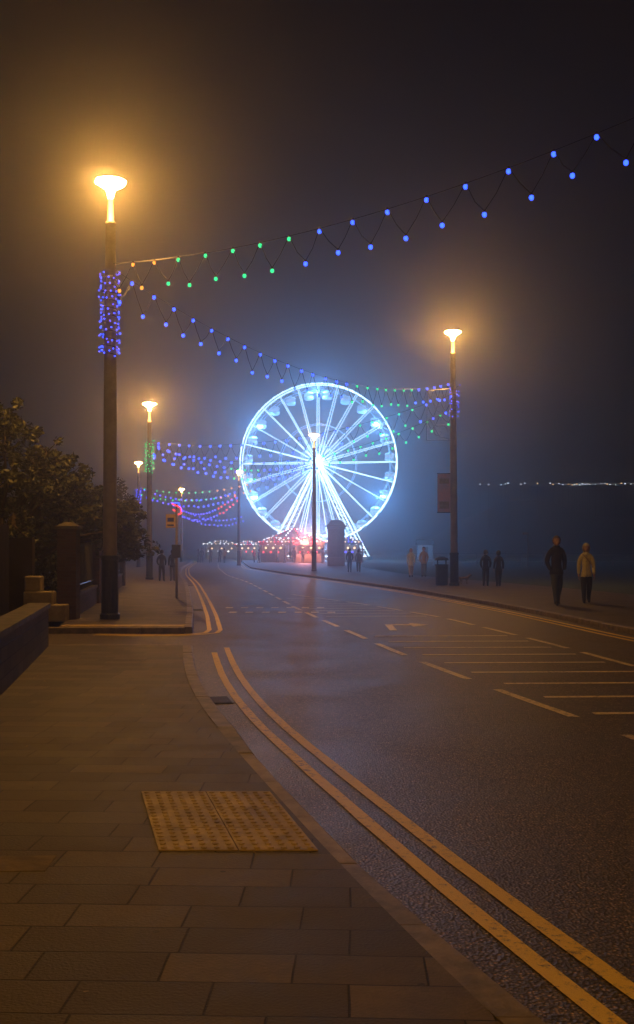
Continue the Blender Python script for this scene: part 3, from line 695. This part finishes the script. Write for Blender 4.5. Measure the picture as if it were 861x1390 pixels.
# ------------------------------------------------------------------ people
def skinmesh(verts, edges, radii, roots, sub):
    me = bpy.data.meshes.new('tmp'); me.from_pydata(verts, edges, []); o = bpy.data.objects.new('tmp', me); sc.collection.objects.link(o)
    sk = o.modifiers.new('s', 'SKIN'); sk.use_smooth_shade = True; sk.branch_smoothing = .4
    for i, r in enumerate(radii):
        me.skin_vertices[0].data[i].radius = r if isinstance(r, tuple) else (r, r)
        me.skin_vertices[0].data[i].use_root = i in roots
    ss = o.modifiers.new('u', 'SUBSURF'); ss.levels = sub; ss.render_levels = sub
    dg = bpy.context.evaluated_depsgraph_get(); dg.update()
    ev = o.evaluated_get(dg); out = ev.to_mesh()
    vs = [v.co.copy() for v in out.vertices]; fs = [tuple(p.vertices) for p in out.polygons]
    ev.to_mesh_clear(); bpy.data.objects.remove(o); bpy.data.meshes.remove(me)
    return vs, fs
def segd(p, a, b):
    ab = b-a; t = max(0, min(1, (p-a).dot(ab)/max(ab.length_squared, 1e-9))); return (p-(a+ab*t)).length
cloth = {}
def cm(name, c):
    if name not in cloth: cloth[name] = mat(name, c, tuple(x*.7 for x in c), .85, 25, .3, 60)
    return cloth[name]
def person(name, x, y, H, face, jacket, trousers, hair, stride=.09, pocket=False, hood=False, female=False, sub=2, bag=False, z0=0.0, longcoat=False):
    w = .92 if female else 1.0; s = stride
    V = [(0,0,.53),(0,.0,.60),(0,0,.67),(0,.0,.735),(0,.004,.79),(0,-.004,.87)]
    Rr = [(.088*w,.066),(.084*w,.064),(.088*w,.066),(.094*w,.068),(.074*w,.052),(.031,.033)]
    Ed = [(0,1),(1,2),(2,3),(3,4),(4,5)]; lab = ['j','j','j','j','k']
    for sg, ph in ((-1,1),(1,-1)):
        o = len(V); f = s*ph
        knee_y = -f*.5-.02 if ph > 0 else -f*.25-.02
        V += [(sg*.050,-f*.1,.45),(sg*.052,knee_y,.275),(sg*.05,-f,.055 if ph > 0 else .075),(sg*.058,-f-.07,.018),(sg*.05,-f+.024,.020 if ph>0 else .05)]
        Rr += [(.058,.060),(.044,.046),(.033,.036),(.021,.015),(.023,.018)]
        Ed += [(0,o),(o,o+1),(o+1,o+2),(o+2,o+3),(o+2,o+4)]; lab += ['t','t','t','s','s']
    hands = []
    for sg, ph in ((-1,-1),(1,1)):
        o = len(V); f = s*ph*.8
        if pocket: el = (sg*.136*w,.03,.635); wr = (sg*.106*w,-.04,.515)
        else: el = (sg*.128*w,.015-f*.3,.635); wr = (sg*.124*w,-.02-f,.490)
        V += [(sg*.102*w,.004,.785), el, wr]; Rr += [(.045,.047),(.034,.036),(.024,.025)]
        Ed += [(4,o),(o,o+1),(o+1,o+2)]; lab += ['j','j','j']
        if not pocket: hands.append((Vector(wr), (Vector(wr)-Vector(el)).normalized(), sg))
    Vv = [Vector(v)*H for v in V]; Rad = [(a*H, b*H) for a, b in Rr]
    vs, fs = skinmesh(Vv, Ed, Rad, [0], sub)
    mb = MB(); LI = {'j':0,'t':1,'s':2,'k':3}; mi = []
    for f in fs:
        c = sum((vs[i] for i in f), Vector())/len(f)
        k = min(range(len(Ed)), key=lambda q: segd(c, Vv[Ed[q][0]], Vv[Ed[q][1]])-.5*(Rad[Ed[q][0]][0]+Rad[Ed[q][1]][0])*.6)
        l = lab[k]
        if c.z < .055*H: l = 's'
        if l == 't' and c.z > (.40 if longcoat else .455)*H: l = 'j'
        if l == 'k' and c.z < .845*H: l = 'j'
        mi.append(LI[l])
    mb.add(vs, fs, 0); mb.m = mi
    hc = Vector((0,-.014,.930))*H
    o = len(mb.v)
    mb.sph(hc, .069*H, 20, 16, 3, (.76,.9,1.0))
    for i in range(o, len(mb.v)):
        p = Vector(mb.v[i])-hc
        if p.z < 0: p.x *= 1+3.5*p.z/H
        if p.y < -.03*H:
            if abs(p.x) < .010*H and -.028*H < p.z < .006*H: p.y -= .013*H*(1-abs(p.x)/(.014*H))
            if p.z < -.035*H: p.y -= .006*H
            if abs(abs(p.x)-.02*H) < .01*H and 0 < p.z < .014*H: p.y += .004*H
        mb.v[i] = tuple(p+hc)
    for sg in (-1, 1):
        mb.sph(hc+Vector((sg*.020, -.0545, .005))*H, .0065*H, 6, 5, 5, (1,.6,.7)); mb.sph(hc+Vector((sg*.0525, .004, -.004))*H, .013*H, 6, 5, 3, (.4,.8,1.2))
        mb.sph(hc+Vector((sg*.020, -.057, .016))*H, .010*H, 6, 4, 4, (1.1,.35,.25))
    mb.sph(hc+Vector((0,-.0575,-.034))*H, .010*H, 6, 4, 6, (1.3,.4,.3))
    k = 1.22 if hood else 1.10; rr = .070*H*k; mi_h = 0 if hood else 4; seg, rg = 20, 14; grid = {}
    for j in range(rg+1):
        ph = math.pi/2-math.pi*j/rg*(.86 if (female or hood) else .68)
        for i in range(seg):
            t = 2*math.pi*i/seg; p = Vector((rr*.79*math.cos(ph)*math.cos(t), rr*.92*math.cos(ph)*math.sin(t), rr*math.sin(ph)))
            if (female or hood) and p.z < 0: p.z *= 1.15
            grid[j,i] = len(mb.v); mb.v.append(tuple(p+hc+Vector((0,.006,.004))*H))
    for j in range(rg):
        for i in range(seg):
            q = (grid[j,i], grid[j,(i+1)%seg], grid[j+1,(i+1)%seg], grid[j+1,i]); c = sum((Vector(mb.v[a]) for a in q), Vector())/4-hc
            front = c.y < -.012*H and c.z < .036*H and abs(c.x) < .052*H*k
            side = (not hood) and (not female) and abs(c.x) > .03*H and c.z < .01*H and c.y < .012*H
            if front or side or (c.y < -.02*H and c.z < .03*H): continue
            mb.f.append(q); mb.m.append(mi_h)
    for wr, d, sg in hands:
        wr = wr*H-d*.004*H; G = 1.15; hv = [wr, wr+d*.045*H*G]; he = [(0,1)]; hr = [(.014*H,.012*H),(.019*H,.012*H)]; roots = [0]
        for kk, (off, ln) in enumerate(((-.016,.036),(-.0055,.042),(.005,.044),(.015,.036))):
            b = wr+d*.055*H*G+Vector((0,off,0))*H; m1 = b+(d+Vector((-sg*.25,-.1,0)))*ln*.5*H*G; m2 = m1+(d+Vector((-sg*.7,-.1,0)))*ln*.45*H*G
            n0 = len(hv); hv += [b, m1, m2]; he += [(n0,n0+1),(n0+1,n0+2)]; hr += [(.006*H,)*2,(.0052*H,)*2,(.0042*H,)*2]; roots.append(n0)
        b = wr+d*.02*H+Vector((0,-.012,0))*H; n0 = len(hv); hv += [b, b+(d*.6+Vector((0,-.9,0))).normalized()*.022*H, b+(d+Vector((0,-.5,0))).normalized()*.046*H]
        he += [(n0,n0+1),(n0+1,n0+2)]; hr += [(.007*H,)*2,(.006*H,)*2,(.0045*H,)*2]; roots.append(n0)
        v2, f2 = skinmesh(hv, he, hr, roots, 1); mb.add(v2, f2, 3)
    if bag:
        mb.sph(Vector((.118,-.03,.53))*H, .05*H, 10, 8, 4, (.5,1.1,1.0)); mb.path([Vector((.115,-.03,.56))*H, Vector((.075,-.075,.66))*H, Vector((0.0,-.083,.75))*H, Vector((-.065,-.05,.83))*H], .007*H, 5, 4)
    mb.lathe(Vector((0,.0,.850))*H, [(.062*H,-.035*H),(.050*H,.0),(.046*H,.016*H),(.036*H,.018*H)], 14, 0)
    hz = .40 if longcoat else .455
    mb.lathe(Vector((0,0,hz))*H, [(.07*H,.09*H),(.096*w*H,.06*H),(.100*w*H,.0),(.092*w*H,-.002*H),(.085*w*H,.05*H)], 18, 0, 1.0, .86)
    mb.path([Vector((0,-.084,hz+.01))*H, Vector((0,-.069,.60))*H, Vector((0,-.073,.72))*H, Vector((0,-.058,.82))*H], .0025*H, 4, 2)
    o = mb.obj(name, [cm('cloth_'+jacket[0], jacket[1]), cm('cloth_'+trousers[0], trousers[1]), cm('shoe_leather', (.03,.025,.02)), cm('skin_tone', (.50,.31,.22)), cm('hair_'+hair[0], hair[1]), cm('eye_dark', (.02,.015,.01)), cm('lip_tone', (.35,.13,.11))], True)
    mn = min(v.co.z for v in o.data.vertices)
    o.location = (x, y, z0-mn); o.rotation_euler = (0, 0, R(face)); return o
BLK = ('black', (.022,.022,.026)); NAVY = ('navy', (.03,.035,.06)); JEAN = ('denim', (.06,.075,.12)); CREAM = ('cream', (.70,.64,.34)); WHT = ('white', (.6,.6,.56)); GREY = ('grey', (.15,.15,.16)); RED = ('red', (.3,.05,.05)); TAN = ('tan', (.4,.3,.18))
HB = ('brown', (.06,.035,.02)); HG = ('grey', (.14,.13,.12)); HBL = ('blond', (.4,.28,.12)); HK = ('black', (.015,.012,.01))
person('man_walking', 6.50, 28.0, 1.88, 8, BLK, JEAN, HG, .12, pocket=True)
person('woman_walking', 7.57, 29.0, 1.68, -6, CREAM, NAVY, HBL, .10, hood=True, female=True, bag=True)
person('man_walking', 6.92, 42.3, 1.50, 170, BLK, NAVY, HB, .08, pocket=True, sub=1)
person('woman_walking', 7.45, 42.3, 1.48, 185, NAVY, BLK, HK, .07, female=True, sub=1)
person('woman_walking', 5.1, 56, 1.58, 5, WHT, TAN, HBL, .07, female=True, sub=1, longcoat=True)
person('man_walking', 5.85, 56.5, 1.66, -5, TAN, GREY, HB, .08, pocket=True, sub=1)
person('man_walking', -7.35, 48.8, 1.50, 175, BLK, BLK, HK, .08, pocket=True, sub=1)
person('woman_walking', -6.9, 49.3, 1.52, 190, NAVY, GREY, HB, .07, female=True, sub=1)
person('man_walking', 2.15, 68, 1.6, 180, BLK, NAVY, HK, .08, pocket=True, sub=1)
person('woman_walking', 2.75, 68.3, 1.55, 178, GREY, BLK, HB, .08, female=True, sub=1)
for k, (px, py) in enumerate(((-13.2,118),(-12.3,119),(-11.4,121),(-14.0,122),(-10.4,116),(-9.2,124),(-6.5,115),(-2.5,112),(0.6,111),(3.6,114),(-15,110),(5.2,118),(4.3,104),(-3.6,116),(-1.6,117),(-.4,113),(-4.6,119),(1.6,118),(-7.3,120))):
    person('fairground_visitor', px, py, random.uniform(1.55,1.8), random.uniform(0,360), random.choice((BLK,NAVY,GREY,RED,TAN)), random.choice((BLK,JEAN)), random.choice((HB,HK)), .06, pocket=random.random()<.6, female=random.random()<.5, sub=1)
dv = [(0,.16,.27),(0,0,.26),(0,-.15,.27),(0,-.23,.35),(0,-.28,.40),(0,-.36,.385),(0,.24,.33),(0,.30,.40)]
dr = [(.055,.06),(.06,.065),(.07,.08),(.045,.05),(.048,.05),(.022,.024),(.015,.015),(.008,.008)]
de = [(0,1),(1,2),(2,3),(3,4),(4,5),(0,6),(6,7)]
for sg in (-1,1):
    o = len(dv); dv += [(sg*.05,.15,.20),(sg*.055,.10+.02*sg,.14),(sg*.055,.18+.02*sg,.09),(sg*.055,.15+.03*sg,.015)]; dr += [(.035,.04),(.024,.028),(.013,.014),(.016,.018)]
    de += [(0,o),(o,o+1),(o+1,o+2),(o+2,o+3)]
    o = len(dv); dv += [(sg*.05,-.14,.19),(sg*.05,-.12-.02*sg,.12),(sg*.05,-.15-.04*sg,.015)]; dr += [(.03,.035),(.018,.02),(.015,.017)]; de += [(2,o),(o,o+1),(o+1,o+2)]
vs, fs = skinmesh([Vector(v) for v in dv], de, dr, [1], 2); mb = MB(); mb.add(vs, fs, 0)
for sg in (-1,1):
    mb.add([(sg*.02,-.27,.43),(sg*.055,-.26,.42),(sg*.05,-.28,.49),(sg*.03,-.25,.43)], [(0,1,2),(1,3,2),(3,0,2)], 0); mb.sph((sg*.022,-.325,.41), .008, 6, 4, 1)
mb.sph((0,-.362,.388), .013, 6, 4, 1)
o = mb.obj('small_dog', [cm('dog_fur', (.16,.12,.08)), cm('eye_dark', (.02,.015,.01))], True); o.location = (6.35, 44.6, 0); o.rotation_euler = (0,0,R(100))

# ------------------------------------------------------------------ fog layer (sea fret)
mb = MB(); mb.box((30, 190, 24), (600, 480, 50)); fog = mb.obj('fog', [])
m, nt, out = newmat('fog_volume'); vsn = N(nt, 'ShaderNodeVolumeScatter', Density=.0044); vsn.inputs['Color'].default_value = (.9,.93,1,1); vsn.inputs['Anisotropy'].default_value = .88
nt.links.new(vsn.outputs[0], out.inputs['Volume']); fog.data.materials.append(m)
try: m.cycles.volume_sampling = 'EQUIANGULAR'
except Exception as ex: print(ex)
try: m.cycles.homogeneous_volume = True
except Exception as ex: print(ex)

# ------------------------------------------------------------------ world
w = bpy.data.worlds.new('World'); sc.world = w; w.use_nodes = True; nt = w.node_tree; nt.nodes.clear()
sky = nt.nodes.new('ShaderNodeTexSky'); sky.sky_type = 'NISHITA'; sky.sun_disc = False; sky.sun_elevation = R(1.0); sky.sun_rotation = R(200)
mx = nt.nodes.new('ShaderNodeVectorMath'); mx.operation = 'MULTIPLY'; mx.inputs[1].default_value = (.10, .34, 1.0)
bg = nt.nodes.new('ShaderNodeBackground'); bg.inputs['Strength'].default_value = .0036
wo = nt.nodes.new('ShaderNodeOutputWorld')
nt.links.new(sky.outputs[0], mx.inputs[0]); nt.links.new(mx.outputs[0], bg.inputs['Color']); nt.links.new(bg.outputs[0], wo.inputs['Surface'])

# ------------------------------------------------------------------ camera
cd = bpy.data.cameras.new('camera'); cam = bpy.data.objects.new('camera', cd); sc.collection.objects.link(cam)
cam.location = (0, 0, 1.5); cam.rotation_euler = (R(90), 0, 0)
cd.sensor_fit = 'VERTICAL'; cd.sensor_height = 36; cd.lens = 36*1400/1390; cd.shift_y = 51/1390; cd.clip_end = 6000; cd.clip_start = .05
sc.camera = cam
sc.view_settings.view_transform = 'Standard'; sc.view_settings.look = 'None'; sc.view_settings.exposure = 0
